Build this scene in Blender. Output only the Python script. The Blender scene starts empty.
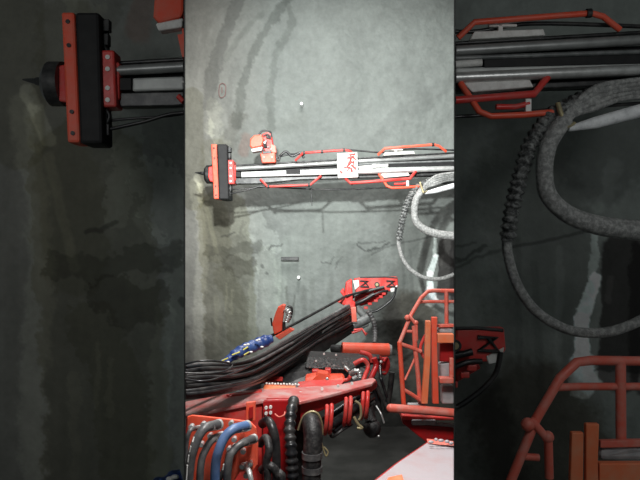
import bpy, bmesh, math, random
from mathutils import Vector, noise
random.seed(7)
SC = bpy.context.scene
COL = SC.collection
EYE = 2.8            # camera height above the floor
FOC = 600.0          # focal length for a 640 wide frame

# ---------------------------------------------------------------- materials
def new_mat(name):
    m = bpy.data.materials.new(name); m.use_nodes = True
    nt = m.node_tree
    return m, nt, nt.nodes['Principled BSDF']

def noisy(name, c1, c2, rough=0.5, scale=12.0, metal=0.0, lo=0.42, hi=0.68, bump=0.0, bscale=60, rough2=None, coat=0.0, spec=0.5):
    m, nt, b = new_mat(name)
    tc = nt.nodes.new('ShaderNodeTexCoord')
    n = nt.nodes.new('ShaderNodeTexNoise'); n.inputs['Scale'].default_value = scale
    n.inputs['Detail'].default_value = 6; n.inputs['Roughness'].default_value = 0.65
    r = nt.nodes.new('ShaderNodeValToRGB')
    r.color_ramp.elements[0].position = lo; r.color_ramp.elements[1].position = hi
    r.color_ramp.elements[0].color = (*c1, 1); r.color_ramp.elements[1].color = (*c2, 1)
    nt.links.new(tc.outputs['Object'], n.inputs['Vector'])
    nt.links.new(n.outputs['Fac'], r.inputs['Fac'])
    nt.links.new(r.outputs['Color'], b.inputs['Base Color'])
    b.inputs['Metallic'].default_value = metal
    b.inputs['Roughness'].default_value = rough
    b.inputs['Coat Weight'].default_value = coat
    b.inputs['Specular IOR Level'].default_value = spec
    if rough2 is not None:
        mr = nt.nodes.new('ShaderNodeMapRange')
        mr.inputs['To Min'].default_value = rough; mr.inputs['To Max'].default_value = rough2
        mr.inputs['From Min'].default_value = lo; mr.inputs['From Max'].default_value = hi
        nt.links.new(n.outputs['Fac'], mr.inputs['Value'])
        nt.links.new(mr.outputs['Result'], b.inputs['Roughness'])
    if bump:
        n2 = nt.nodes.new('ShaderNodeTexNoise'); n2.inputs['Scale'].default_value = bscale
        n2.inputs['Detail'].default_value = 4
        bp = nt.nodes.new('ShaderNodeBump'); bp.inputs['Strength'].default_value = bump
        bp.inputs['Distance'].default_value = 0.01
        nt.links.new(tc.outputs['Object'], n2.inputs['Vector'])
        nt.links.new(n2.outputs['Fac'], bp.inputs['Height'])
        nt.links.new(bp.outputs['Normal'], b.inputs['Normal'])
    return m

M = {}
M['red'] = noisy('red_paint', (0.64, 0.040, 0.034), (0.52, 0.09, 0.075), 0.34, 14, rough2=0.6, bump=0.1)
M['sheen_red'] = noisy('sheen_red_paint', (0.58, 0.11, 0.10), (0.52, 0.33, 0.31), 0.3, 7, rough2=0.55, lo=0.38, hi=0.62, bump=0.15)  # pale pinkish tone paints the plate's glossy reflection into its base colour
M['dark_red'] = noisy('dark_red_paint', (0.42, 0.010, 0.012), (0.26, 0.02, 0.02), 0.35, 10, bump=0.1)
M['orange'] = noisy('orange_red_paint', (0.82, 0.095, 0.045), (0.72, 0.14, 0.085), 0.36, 12, rough2=0.55, bump=0.08)
M['pink'] = noisy('worn_salmon_paint', (0.74, 0.14, 0.095), (0.68, 0.25, 0.20), 0.4, 16, rough2=0.6)
M['amber'] = noisy('orange_paint', (0.84, 0.20, 0.08), (0.76, 0.29, 0.16), 0.45, 9)
M['rubber'] = noisy('black_rubber', (0.012, 0.012, 0.013), (0.045, 0.044, 0.042), 0.42, 30, rough2=0.6, bump=0.25, bscale=90)
M['hose'] = noisy('black_hose_rubber', (0.009, 0.010, 0.012), (0.048, 0.046, 0.043), 0.30, 9, rough2=0.5)
M['hose_grey'] = noisy('grey_hose_rubber', (0.06, 0.06, 0.062), (0.16, 0.155, 0.15), 0.42, 14)
M['sleeve'] = noisy('dusty_braided_sleeve', (0.20, 0.205, 0.20), (0.48, 0.485, 0.47), 0.62, 45, bump=0.5, bscale=160)
M['dark_sleeve'] = noisy('dark_braided_sleeve', (0.03, 0.032, 0.032), (0.30, 0.31, 0.30), 0.6, 42, bump=0.5, bscale=160)
M['steel'] = noisy('bright_steel', (0.60, 0.61, 0.60), (0.42, 0.43, 0.42), 0.34, 20, metal=0.55)
M['rail'] = noisy('grey_rail_steel', (0.33, 0.34, 0.335), (0.22, 0.23, 0.225), 0.4, 10, metal=0.4)
M['alu'] = noisy('pale_aluminium', (0.55, 0.57, 0.55), (0.44, 0.45, 0.44), 0.5, 10, metal=0.15)
M['pad'] = noisy('smooth_black_rubber', (0.010,0.010,0.011), (0.018,0.018,0.018), 0.6, 20, spec=.3)
M['darksteel'] = noisy('dark_oily_steel', (0.022, 0.023, 0.024), (0.07, 0.07, 0.068), 0.4, 18, metal=0.3)
M['midsteel'] = noisy('dusty_grey_steel', (0.13, 0.14, 0.14), (0.26, 0.27, 0.265), 0.45, 14, metal=0.2)
M['white'] = noisy('dirty_white_paint', (0.80, 0.80, 0.77), (0.60, 0.59, 0.56), 0.5, 22)
M['deck'] = noisy('dusty_white_deck_paint', (0.44, 0.40, 0.42), (0.44, 0.29, 0.29), 0.42, 3.5, lo=0.45, hi=0.75, bump=0.1)
M['blue'] = noisy('blue_plastic', (0.012, 0.035, 0.16), (0.05, 0.10, 0.26), 0.4, 16, bump=0.3)
M['bluehose'] = noisy('blue_hose_rubber', (0.07, 0.13, 0.27), (0.13, 0.19, 0.33), 0.42, 14)
M['yellow'] = noisy('yellow_marking', (0.62, 0.56, 0.08), (0.50, 0.48, 0.16), 0.5, 30)
M['brass'] = noisy('dull_brass', (0.42, 0.36, 0.20), (0.30, 0.26, 0.16), 0.4, 20, metal=0.4)
M['chalk'] = noisy('white_lime', (0.85, 0.87, 0.88), (0.55, 0.57, 0.58), 0.7, 20)
M['reflector'] = noisy('white_reflector', (0.95, 0.97, 0.95), (0.9, 0.92, 0.9), 0.3, 5)
M['iron'] = noisy('dull_iron_sheet', (0.05, 0.052, 0.05), (0.07, 0.072, 0.07), 0.8, 6)
M['floor'] = noisy('wet_dark_mud', (0.045, 0.046, 0.043), (0.085, 0.085, 0.080), 0.42, 1.6, rough2=0.7, bump=0.6, bscale=7)
M['ceil'] = noisy('dark_shotcrete', (0.10, 0.105, 0.10), (0.16, 0.165, 0.16), 0.85, 2.0, bump=0.5, bscale=10)
M['greybox'] = noisy('dusty_grey_casing', (0.30, 0.31, 0.32), (0.45, 0.45, 0.45), 0.55, 12)

def wall_mat(name):
    m, nt, b = new_mat(name)
    at = nt.nodes.new('ShaderNodeAttribute'); at.attribute_name = 'stain_shade'
    tc = nt.nodes.new('ShaderNodeTexCoord')
    n = nt.nodes.new('ShaderNodeTexNoise'); n.inputs['Scale'].default_value = 9
    n.inputs['Detail'].default_value = 9; n.inputs['Roughness'].default_value = 0.7
    mr = nt.nodes.new('ShaderNodeMapRange')
    mr.inputs['From Min'].default_value = 0.3; mr.inputs['From Max'].default_value = 0.7
    mr.inputs['To Min'].default_value = 0.86; mr.inputs['To Max'].default_value = 1.12
    mx = nt.nodes.new('ShaderNodeVectorMath'); mx.operation = 'SCALE'
    nt.links.new(tc.outputs['Object'], n.inputs['Vector'])
    nt.links.new(n.outputs['Fac'], mr.inputs['Value'])
    nt.links.new(at.outputs['Color'], mx.inputs[0]); nt.links.new(mr.outputs['Result'], mx.inputs['Scale'])
    nt.links.new(mx.outputs['Vector'], b.inputs['Base Color'])
    b.inputs['Roughness'].default_value = 0.72
    n2 = nt.nodes.new('ShaderNodeTexNoise'); n2.inputs['Scale'].default_value = 22; n2.inputs['Detail'].default_value = 6
    bp = nt.nodes.new('ShaderNodeBump'); bp.inputs['Strength'].default_value = 0.35; bp.inputs['Distance'].default_value = 0.02
    nt.links.new(tc.outputs['Object'], n2.inputs['Vector'])
    nt.links.new(n2.outputs['Fac'], bp.inputs['Height']); nt.links.new(bp.outputs['Normal'], b.inputs['Normal'])
    return m
M['wall'] = wall_mat('stained_shaded_shotcrete')

# ---------------------------------------------------------------- frames: image pixel coordinates -> metres
class Fr:
    """a bay: image pixels (u, v) set at depth D; third coordinate is metres of depth (ab) or pixel units behind D"""
    def __init__(s, D, z=1.0, x0=185.3, x1=454.2, y0=-999, y1=999, ab=False):
        s.D, s.z, s.x0, s.x1, s.y0, s.y1, s.ab = D, z, x0, x1, y0, y1, ab
    def depth(s, p):
        if s.ab: return p[2] if len(p) > 2 else s.D
        r = p[2] if len(p) > 2 else 0.0
        return s.D + r*s.z*s.D/FOC*(.5 if s.z > 1 else 1)   # depth relief of the added nearer copies is squeezed
    def P(s, p):
        d = s.depth(p)
        return Vector(((p[0]-320)*s.z/FOC*d, d, EYE - (p[1]-240)*s.z/FOC*d))
    def R(s, r, p):
        return r*s.z*s.depth(p)/FOC
    def u(s, p):             # world -> image u
        return 320 + p.x/p.y*FOC/s.z

def catmull(pts, n=8):
    pts = [tuple(p) for p in pts]
    if len(pts) < 3: return pts
    out = []
    L = max(len(p) for p in pts)
    ext = [pts[0]] + pts + [pts[-1]]
    for i in range(1, len(ext)-2):
        p0, p1, p2, p3 = ext[i-1:i+3]
        for k in range(n):
            t = k/n
            out.append(tuple(0.5*((2*p1[j]) + (-p0[j]+p2[j])*t + (2*p0[j]-5*p1[j]+4*p2[j]-p3[j])*t*t
                       + (-p0[j]+3*p1[j]-3*p2[j]+p3[j])*t**3) for j in range(L)))
    out.append(pts[-1])
    return out

class MB:
    def __init__(s, F): s.F = F; s.v = []; s.f = []; s.sm = []; s.pc = []
    def _add(s, vs, fs, smooth):
        for v in vs:      # nothing pokes through the added sheet iron dividers
            u = s.F.u(v)
            if u < s.F.x0: v.x = (s.F.x0-320)*s.F.z/FOC*v.y
            elif u > s.F.x1: v.x = (s.F.x1-320)*s.F.z/FOC*v.y
        o = len(s.v); s.v += vs; s.pc.append((o, len(s.f)))
        for f in fs: s.f.append(tuple(i+o for i in f)); s.sm.append(smooth)
    # tube along image points; r may be a number or list; smooth path option; ribs = (period, amp)
    def tube(s, pts, r, curve=False, n=10, rib=None, flat=None):
        F = s.F
        pts = [tuple(p) + ((F.D if F.ab else 0.0),)*(3-len(p)) for p in pts]
        rs = r if isinstance(r, (list, tuple)) else [r]*len(pts)
        q = [p + (rr,) for p, rr in zip(pts, rs)]
        if curve: q = catmull(q, 8)
        if rib:
            q2 = []; acc = 0
            for a, b in zip(q, q[1:]):
                L = math.hypot(b[0]-a[0], b[1]-a[1]); k = max(1, int(L/(rib[0]/6)))
                for i in range(k):
                    t = i/k; p = tuple(a[j]+(b[j]-a[j])*t for j in range(4))
                    ph = (acc + L*t)/rib[0]
                    q2.append(p[:3] + (p[3]*(1+rib[1]*math.sin(2*math.pi*ph)),))
                acc += L
            q2.append(q[-1]); q = q2
        # clip to the bay
        runs = []; cur = []
        def ins(p): return F.x0 <= p[0] <= F.x1 and F.y0 <= p[1] <= F.y1
        for i, p in enumerate(q):
            if ins(p):
                if not cur and i > 0:
                    a = q[i-1]
                    e = F.x0 if a[0] < F.x0 else (F.x1 if a[0] > F.x1 else None)
                    if e is not None and abs(p[0]-a[0]) > 1e-6:
                        t = (e-a[0])/(p[0]-a[0]); cur.append(tuple(a[j]+(p[j]-a[j])*t for j in range(4)))
                cur.append(p)
            else:
                if cur:
                    a = cur[-1]; e = F.x0 if p[0] < F.x0 else (F.x1 if p[0] > F.x1 else None)
                    if e is not None and abs(p[0]-a[0]) > 1e-6:
                        t = (e-a[0])/(p[0]-a[0]); cur.append(tuple(a[j]+(p[j]-a[j])*t for j in range(4)))
                    runs.append(cur); cur = []
                elif i > 0 and (q[i-1][0] < F.x0 and p[0] > F.x1 or q[i-1][0] > F.x1 and p[0] < F.x0) and F.y0 <= p[1] <= F.y1:
                    a = q[i-1]; c2 = []
                    for e in sorted([F.x0, F.x1], reverse=a[0] > p[0]):
                        t = (e-a[0])/(p[0]-a[0]); c2.append(tuple(a[j]+(p[j]-a[j])*t for j in range(4)))
                    runs.append(c2)
        if cur: runs.append(cur)
        for run in runs:
            w = [(F.P(p), F.R(p[3], p)) for p in run]
            w2 = [w[0]]
            for x in w[1:]:
                if (x[0]-w2[-1][0]).length > 1e-5: w2.append(x)
            if len(w2) > 1: s.wtube(w2, n)
    def wtube(s, w, n=10):
        vs = []; fs = []; up = None
        for i, (p, r) in enumerate(w):
            t = ((w[min(i+1, len(w)-1)][0] - w[max(i-1, 0)][0])).normalized()
            if up is None:
                up = t.orthogonal().normalized()
            up = (up - t*up.dot(t))
            up = up.normalized() if up.length > 1e-6 else t.orthogonal().normalized()
            sd = t.cross(up)
            for k in range(n):
                a = 2*math.pi*k/n
                vs.append(p + (up*math.cos(a) + sd*math.sin(a))*r)
        m = len(w)
        for i in range(m-1):
            for k in range(n):
                fs.append((i*n+k, i*n+(k+1) % n, (i+1)*n+(k+1) % n, (i+1)*n+k))
        s._add(vs, fs, True)
        o = len(s.v)-len(vs)
        s.f += [tuple(range(o, o+n))[::-1], tuple(range(len(s.v)-n, len(s.v)))]; s.sm += [False, False]
    def _clip(s, poly):
        F = s.F
        def cl(poly, ax, lim, sign):
            out = []
            for i, a in enumerate(poly):
                b = poly[(i+1) % len(poly)]
                ia = sign*(a[ax]-lim) >= 0; ib = sign*(b[ax]-lim) >= 0
                if ia: out.append(a)
                if ia != ib:
                    t = (lim-a[ax])/(b[ax]-a[ax]); out.append(tuple(a[j]+(b[j]-a[j])*t for j in range(3)))
            return out
        for ax, lim, sg in ((0, F.x0, 1), (0, F.x1, -1), (1, F.y0, 1), (1, F.y1, -1)):
            if poly: poly = cl(poly, ax, lim, sg)
        return poly
    # polygon of image points with real thickness: vec in metres, or t = depth in pixel units straight back
    def slab(s, pts, t=None, vec=None):
        F = s.F
        pts = [tuple(p) + ((F.D if F.ab else 0.0),)*(3-len(p)) for p in pts]
        pts = s._clip(pts)
        if len(pts) < 3: return
        a = [F.P(p) for p in pts]
        if vec is None: vec = Vector((0, F.R(t, pts[0])*(.45 if F.z > 1 else 1), 0))  # slabs of the added copies are thinned in depth as well
        vec = Vector(vec)
        b = []
        for p, v in zip(pts, a):
            w = v + vec
            if F.z > 1 and vec.y > 0 and (abs(p[0]-F.x0) < .02 or abs(p[0]-F.x1) < .02):
                w.x = v.x*w.y/v.y
            b.append(w)
        n = len(a)
        area = sum(a[i].x*a[(i+1) % n].z - a[(i+1) % n].x*a[i].z for i in range(n))
        fs = [tuple(range(n)), tuple(range(2*n-1, n-1, -1))]
        for i in range(n): fs.append((i, i+n, (i+1) % n+n, (i+1) % n))
        s._add(a+b, fs, False)
    def box(s, x0, y0, x1, y1, t=6, r=0.0, sk=0.0):
        s.slab([(x0, y0, r), (x1, y0, r), (x1+sk, y1, r), (x0+sk, y1, r)], t=t)
    # short cylinder whose axis points to the viewer side (-Y)
    def disc(s, x, y, rad, t=2.0, r=0.0, n=12, r2=None):
        F = s.F
        if not (F.x0 <= x <= F.x1 and F.y0 <= y <= F.y1): return
        c = F.P((x, y, r)); R = F.R(rad, (x, y, r)); T = F.R(t, (x, y, r)); R2 = R if r2 is None else F.R(r2, (x, y, r))
        s.wtube([(c + Vector((0, T, 0)), R), (c, R2)], n)
    def ball(s, x, y, rad, r=0.0, sx=1, sy=1):
        F = s.F
        if not (F.x0 <= x <= F.x1 and F.y0 <= y <= F.y1): return
        c = F.P((x, y, r)); R = F.R(rad, (x, y, r)); vs = []; fs = []
        N, K = 7, 12
        for i in range(N+1):
            th = math.pi*i/N
            for k in range(K):
                ph = 2*math.pi*k/K
                vs.append(c + Vector((R*sx*math.sin(th)*math.cos(ph), R*math.sin(th)*math.sin(ph), R*sy*math.cos(th))))
        for i in range(N):
            for k in range(K):
                fs.append((i*K+k, (i+1)*K+k, (i+1)*K+(k+1) % K, i*K+(k+1) % K))
        s._add(vs, fs, True)

def origin(o):
    v = Vector((0, 0, 0))
    while o is not None:
        v = v + o.location; o = o.parent
    return v

SPLIT = {'bolt','fitting','clamp','hydraulic_line','cable','white_fleck','yellow_tie','rivet','knob','hinge','stud','opening','raised_lug',
         'sensor_rod','pipe','black_hose','hose_run','lug','feed_rod','loose_hose','upper_white_block','grey_casing','casing_bracket','edge_bracket','side_plate_','rim','lever','foot_block'}
def link(name, mb, mat, parent=None, bevel=0.0, label=None, kind=None):
    if not mb.v: return None
    if name in SPLIT and len(mb.pc) > 1:
        ends = mb.pc[1:] + [(len(mb.v), len(mb.f))]
        for (v0, f0), (v1, f1) in zip(mb.pc, ends):
            q = MB(mb.F); q.v = mb.v[v0:v1]; q.f = [tuple(i-v0 for i in f) for f in mb.f[f0:f1]]; q.sm = mb.sm[f0:f1]; q.pc = [(0, 0)]
            o = link(name, q, mat, parent, bevel, label, kind)
        return o
    me = bpy.data.meshes.new(name)
    off = origin(parent)
    o = bpy.data.objects.new(name, me); COL.objects.link(o)
    if parent is None:
        c = Vector((sum(v.x for v in mb.v)/len(mb.v), sum(v.y for v in mb.v)/len(mb.v), min(v.z for v in mb.v)))
        o.location = c; off = c
    else:
        o.parent = parent
    me.from_pydata([v-off for v in mb.v], [], mb.f)
    me.polygons.foreach_set('use_smooth', mb.sm)
    bm = bmesh.new(); bm.from_mesh(me); bmesh.ops.recalc_face_normals(bm, faces=bm.faces)
    for e in bm.edges:
        if len(e.link_faces) == 2 and (not e.link_faces[0].smooth or not e.link_faces[1].smooth): e.smooth = False
    bm.to_mesh(me); bm.free()
    me.materials.append(M[mat] if isinstance(mat, str) else mat)
    if bevel:
        b = o.modifiers.new('bevel', 'BEVEL'); b.width = bevel; b.segments = 2; b.limit_method = 'ANGLE'; b.angle_limit = math.radians(50)
    if label: o['label'] = label
    if kind: o['kind'] = kind
    return o

def thing(name, label, cat, F, base, group=None):
    o = bpy.data.objects.new(name, None); COL.objects.link(o)
    o.empty_display_size = 0.1
    o.location = F.P(base); o['label'] = label; o['category'] = cat
    if group: o['group'] = group
    return o

def solo(name, mb, mat, label, cat, group=None, bevel=0.0):
    o = link(name, mb, mat, None, bevel)
    if o is None: return None
    o['label'] = label; o['category'] = cat
    if group: o['group'] = group
    return o

# ---------------------------------------------------------------- rock walls
def seg_d(px, py, a, b):
    dx, dy = b[0]-a[0], b[1]-a[1]
    t = max(0, min(1, ((px-a[0])*dx + (py-a[1])*dy)/(dx*dx+dy*dy+1e-9)))
    return math.hypot(px-a[0]-dx*t, py-a[1]-dy*t)

# stains and lime streaks of the shotcrete, plus the painted dark of a hollow: (points, half width, softness, tint multiplier, wobble)
STR = [
 ([(242,-10),(224,36),(213,72),(208,104)], 5.0, 2.5, (.68,.68,.68), 3),
 ([(296,-10),(266,28),(250,60),(241,90),(237,126)], 3.2, 2.2, (.68,.69,.68), 3),
 ([(284,-5),(292,12),(290,30),(276,56),(270,90),(271,128)], 2.6, 2.2, (.76,.77,.76), 3),
 ([(262,12),(240,36),(226,58)], 1.6, 2, (.82,.83,.82), 2),
 ([(236,60),(228,90),(230,120)], 2, 3, (.88,.88,.88), 3),
 ([(300,120),(282,126),(266,118)], 5, 7, (.90,.90,.89), 4),
 ([(192,98),(193,140),(194,200)], 10, 1.6, (.80,.79,.72), 1.2),
 ([(212,106),(214,130),(220,142)], 5.5, 3, (1.24,1.24,1.19), 5),
 ([(209,118),(214,124),(211,134)], 1.6, 1.2, (1.35,1.35,1.3), 3),
 ([(222,150),(232,136),(238,118)], 5, 4, (.78,.77,.75), 4),
 ([(246,138),(243,152)], 3, 4, (1.05,.84,.81), 2),
 ([(214,150),(212,200),(218,250)], 11, 4, (.82,.81,.75), 4),
 ([(222,215),(230,300),(232,365)], 25, 2.2, (.76,.745,.66), 3),
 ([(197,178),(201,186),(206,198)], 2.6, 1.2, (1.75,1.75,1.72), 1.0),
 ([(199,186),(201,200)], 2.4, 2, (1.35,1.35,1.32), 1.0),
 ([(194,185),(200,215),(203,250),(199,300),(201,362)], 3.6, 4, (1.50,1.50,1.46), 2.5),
 ([(206,205),(212,232),(217,252)], 1.2, 1.6, (1.35,1.35,1.3), 1),
 ([(240,190),(236,206),(233,228)], 5, 1.6, (1.30,1.31,1.30), 5),
 ([(250,214),(258,232),(270,242)], 9, 1.4, (1.36,1.37,1.36), 7),
 ([(244,232),(256,246)], 3, 1.2, (1.22,1.23,1.22), 5),
 ([(210,250),(226,252),(246,249),(258,247)], 4.6, 1.4, (.64,.64,.62), 4),
 ([(231,262),(240,270),(251,266)], 7.5, 1.4, (.62,.61,.58), 4),
 ([(224,276),(236,300),(240,340)], 10, 2.5, (.80,.79,.73), 4),
 ([(216,296),(218,340)], 1.2, 1.2, (1.2,1.2,1.17), 2),
 ([(227,284),(226,310)], .8, .8, (1.3,1.3,1.27), 1.5),
 ([(232,290),(231,314)], .8, .8, (1.3,1.3,1.27), 1.5),
 ([(255,270),(253,300),(252,345)], 4.0, 1.4, (1.30,1.32,1.30), 2),
 ([(265,256),(270,290),(268,332)], 8, 3, (1.24,1.25,1.22), 4),
 ([(278,262),(282,300),(276,330)], 3, 2.5, (1.14,1.15,1.13), 3),
 ([(284,240),(286,262),(280,300)], 4, 4, (1.10,1.11,1.10), 4),
 ([(268,250),(272,246),(276,246),(283,243)], .6, .8, (.42,.42,.42), 2),
 ([(222,237),(228,236),(234,232)], .5, 1.0, (.5,.5,.5), 1),
 ([(262,265),(263,267)], 1.1, .9, (.5,.5,.5), .8),
 ([(266,273),(267,274)], .9, .8, (.5,.5,.5), .8),
 ([(294,296),(293,325)], .7, 1.0, (.62,.62,.6), 1.5),
 ([(286,288),(287,306)], .7, 1.0, (.68,.68,.66), 1.5),
 ([(303,290),(304,318)], 1.5, 2.5, (.84,.84,.83), 2),
 ([(312,280),(313,312)], 1.5, 2.5, (.86,.86,.85), 2),
 ([(464,74),(432,92),(398,116),(376,142)], 5, 6, (.84,.84,.84), 4),
 ([(440,96),(404,128)], 2, 3, (.90,.90,.90), 2),
 ([(410,110),(390,136)], 8, 12, (1.06,1.06,1.06), 3),
 ([(330,225),(300,262)], 20, 20, (1.06,1.07,1.06), 4),
 ([(322,262),(330,264),(334,257)], .35, .8, (.55,.55,.55), 2),
 ([(334,268),(338,261),(344,257)], .35, .8, (.6,.6,.6), 2),
 ([(357,245),(366,252),(374,250),(383,246),(390,243)], .45, .8, (.45,.45,.45), 2),
 ([(358,243),(372,244),(386,241)], .3, .7, (.6,.6,.6), 1.5),
 ([(372,255),(384,248),(400,243)], .3, .8, (.55,.55,.55), 1),
 ([(400,243),(417,240),(434,236)], .35, .7, (.5,.5,.5), .5),
 ([(330,282),(331,300)], 2, 4, (.86,.86,.85), 3),
 ([(346,285),(345,255)], 4, 6, (.88,.88,.87), 4),
 ([(372,262),(370,286)], 6, 8, (.86,.86,.85), 5),
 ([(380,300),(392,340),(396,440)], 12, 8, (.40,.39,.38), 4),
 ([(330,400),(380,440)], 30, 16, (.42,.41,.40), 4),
 ([(404,212),(418,250),(404,300),(408,350)], 14, 14, (.64,.64,.63), 5),
 ([(403,240),(404,300)], .8, 1.5, (.8,.8,.8), 1),
 ([(410,250),(413,310)], 1.0, 1.5, (.8,.8,.8), 1),
 ([(421,244),(420,300)], .8, 1.5, (1.25,1.25,1.25), 1),
 ([(437,205),(446,200)], 16, 8, (.60,.60,.60), 5),
 ([(444,208),(441,220),(436,226)], 1.8, 3, (1.35,1.35,1.35), 2),
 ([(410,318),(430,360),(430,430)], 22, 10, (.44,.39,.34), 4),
 ([(447,246),(446,296)], 8, 1.6, (.18,.16,.16), 1.2),  # shade of a hollow in the rock, put into the colour
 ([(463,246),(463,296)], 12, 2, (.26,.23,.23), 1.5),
 ([(412,262),(414,285)], 3, 6, (1.2,1.2,1.2), 2),
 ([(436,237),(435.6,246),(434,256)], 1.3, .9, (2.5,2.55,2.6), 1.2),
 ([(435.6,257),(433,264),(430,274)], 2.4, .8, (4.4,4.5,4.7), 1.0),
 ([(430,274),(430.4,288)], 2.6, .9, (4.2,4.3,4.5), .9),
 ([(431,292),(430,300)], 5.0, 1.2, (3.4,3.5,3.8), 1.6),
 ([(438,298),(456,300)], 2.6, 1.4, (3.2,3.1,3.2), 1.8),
 ([(442,256),(441,266)], .8, 1, (1.7,1.7,1.7), 1),
]
def stain_shade(px, py):
    nz = noise.noise(Vector((px*.035, py*.02, 3.1)))
    nf = noise.noise(Vector((px*.16, py*.10, 9.7)))
    n3 = noise.noise(Vector((px*.5, py*.4, 1.7)))
    drip = noise.noise(Vector((px*.28, py*.012, 6.2)))*max(0, min(1, (py-180)/80))
    diag = noise.noise(Vector(((px+py)*.02, (py-px)*.05, 4.4)))
    k = 1 + .12*nz + .06*nf + .05*n3 + .11*drip + .06*diag
    # the drier left flank of the face is olive, the sprayed middle is a cool green grey
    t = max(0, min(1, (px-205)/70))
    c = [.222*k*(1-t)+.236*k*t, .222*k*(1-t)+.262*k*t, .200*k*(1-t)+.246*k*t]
    g = max(0, min(1, (py-150)/170)); m = 1-.20*g  # light fading down the face, put into the wall colour
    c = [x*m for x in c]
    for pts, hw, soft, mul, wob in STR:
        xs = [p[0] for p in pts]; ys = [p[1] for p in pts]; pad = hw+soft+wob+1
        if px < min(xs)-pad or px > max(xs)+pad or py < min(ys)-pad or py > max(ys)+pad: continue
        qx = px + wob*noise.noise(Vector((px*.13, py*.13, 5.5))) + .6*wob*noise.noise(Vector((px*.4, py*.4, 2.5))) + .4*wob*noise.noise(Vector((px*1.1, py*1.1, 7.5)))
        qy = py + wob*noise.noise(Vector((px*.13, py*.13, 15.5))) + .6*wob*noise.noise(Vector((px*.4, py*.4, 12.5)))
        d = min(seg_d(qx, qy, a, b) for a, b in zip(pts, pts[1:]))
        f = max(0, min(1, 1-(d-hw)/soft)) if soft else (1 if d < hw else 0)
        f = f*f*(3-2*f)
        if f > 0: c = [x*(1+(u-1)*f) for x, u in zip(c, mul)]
    return [max(.004, min(.92, x)) for x in c]

def rock_wall(name, D, z, x0, x1, y0, y1, step, amp, light_gain=1.0):  # last factor pales the wall colour in place of more light
    F = Fr(D, z, -9999, 9999)
    nx = int((x1-x0)/step)+1; ny = int((y1-y0)/step)+1
    vs = []; cols = []
    for j in range(ny):
        for i in range(nx):
            px = x0+(x1-x0)*i/(nx-1); py = y0+(y1-y0)*j/(ny-1)
            p = F.P((px, py))
            q = Vector((px*.02, py*.02, D))
            h = noise.noise(q)*1.0 + noise.noise(q*3.1)*.4 + noise.noise(q*9)*.12 + noise.noise(q*22)*.05
            p += (p-Vector((0,0,EYE)))*(h*amp/D)
            vs.append(p); cols.append([min(.9, c*light_gain) for c in stain_shade(px, py)])
    fs = [(j*nx+i, (j+1)*nx+i, (j+1)*nx+i+1, j*nx+i+1) for j in range(ny-1) for i in range(nx-1)]
    # the back of the rock, 0.3 m further in
    rim = [i for i in range(nx)] + [j*nx+nx-1 for j in range(1, ny)] + [(ny-1)*nx+i for i in range(nx-2, -1, -1)] + [j*nx for j in range(ny-2, 0, -1)]
    n0 = len(vs); m = len(rim)
    for i in rim:
        p = vs[i]; vs.append(p + (p-Vector((0,0,EYE)))*(.3/D)); cols.append(cols[i])
    for i in range(m): fs.append((rim[i], rim[(i+1) % m], n0+(i+1) % m, n0+i))
    fs.append(tuple(range(n0, n0+m)))
    me = bpy.data.meshes.new(name); me.from_pydata(vs, [], fs)
    at = me.color_attributes.new('stain_shade', 'FLOAT_COLOR', 'POINT')
    at.data.foreach_set('color', [x for c in cols for x in (c[0], c[1], c[2], 1.0)])
    me.polygons.foreach_set('use_smooth', [i < n0 for i in range(len(fs))])
    me.materials.append(M['wall'])
    o = bpy.data.objects.new(name, me); COL.objects.link(o); o['kind'] = 'structure'
    return o
ZB = 2.378  # enlargement of the middle pixels in the added side bays
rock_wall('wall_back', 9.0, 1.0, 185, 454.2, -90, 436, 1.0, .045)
rock_wall('added_wall_left_bay', 3.9, ZB, 182, 262.95, 60, 420, 0.45, .010, 1.3)  # added nearer copy of the face's left end, behind the copied machines
rock_wall('added_wall_right_bay', 3.9, ZB, 376.75, 460, 60, 420, 0.45, .010, 1.3)  # the face's right end copied in the same way

def struct_box(name, vs, mat):
    me = bpy.data.meshes.new(name)
    me.from_pydata(vs, [], [(0,1,2,3),(7,6,5,4),(0,4,5,1),(1,5,6,2),(2,6,7,3),(3,7,4,0)])
    bm = bmesh.new(); bm.from_mesh(me); bmesh.ops.recalc_face_normals(bm, faces=bm.faces); bm.to_mesh(me); bm.free()
    me.materials.append(M[mat]); o = bpy.data.objects.new(name, me); COL.objects.link(o); o['kind'] = 'structure'
    return o
def box_vs(x0, x1, y0, y1, z0, z1):
    return [(x0,y0,z0),(x1,y0,z0),(x1,y1,z0),(x0,y1,z0),(x0,y0,z1),(x1,y0,z1),(x1,y1,z1),(x0,y1,z1)]
struct_box('floor', box_vs(-3.4, 3.4, -1.5, 9.4, -.2, 0), 'floor')
struct_box('ceiling', box_vs(-3.4, 3.4, -1.5, 9.4, 7.4, 7.6), 'ceil')
def divider(name, u):  # added partitions, seen edge-on, that hold the lamp light in the middle bay
    k = (u-320)/FOC; t = .0022
    y0, y1 = 2.05, 9.3
    struct_box(name, [(k*y0-t,y0,0),(k*y0+t,y0,0),(k*y1+t,y1,0),(k*y1-t,y1,0),
                      (k*y0-t,y0,7.4),(k*y0+t,y0,7.4),(k*y1+t,y1,7.4),(k*y1-t,y1,7.4)], 'iron')
divider('added_divider_left', 184.6)
divider('added_divider_right', 454.6)

# ---------------------------------------------------------------- bays
Cn = dict(x0=185.3, x1=454.0)
def mid(D, ab=False): return Fr(D, 1.0, ab=ab, **Cn)
def lef(D): return Fr(D, ZB, 183, 262.8, 128, 352)  # added side bay: middle pixels scaled up into the left band
def rig(D): return Fr(D, ZB, 376.9, 460, 128, 352)  # likewise added for the right band

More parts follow.
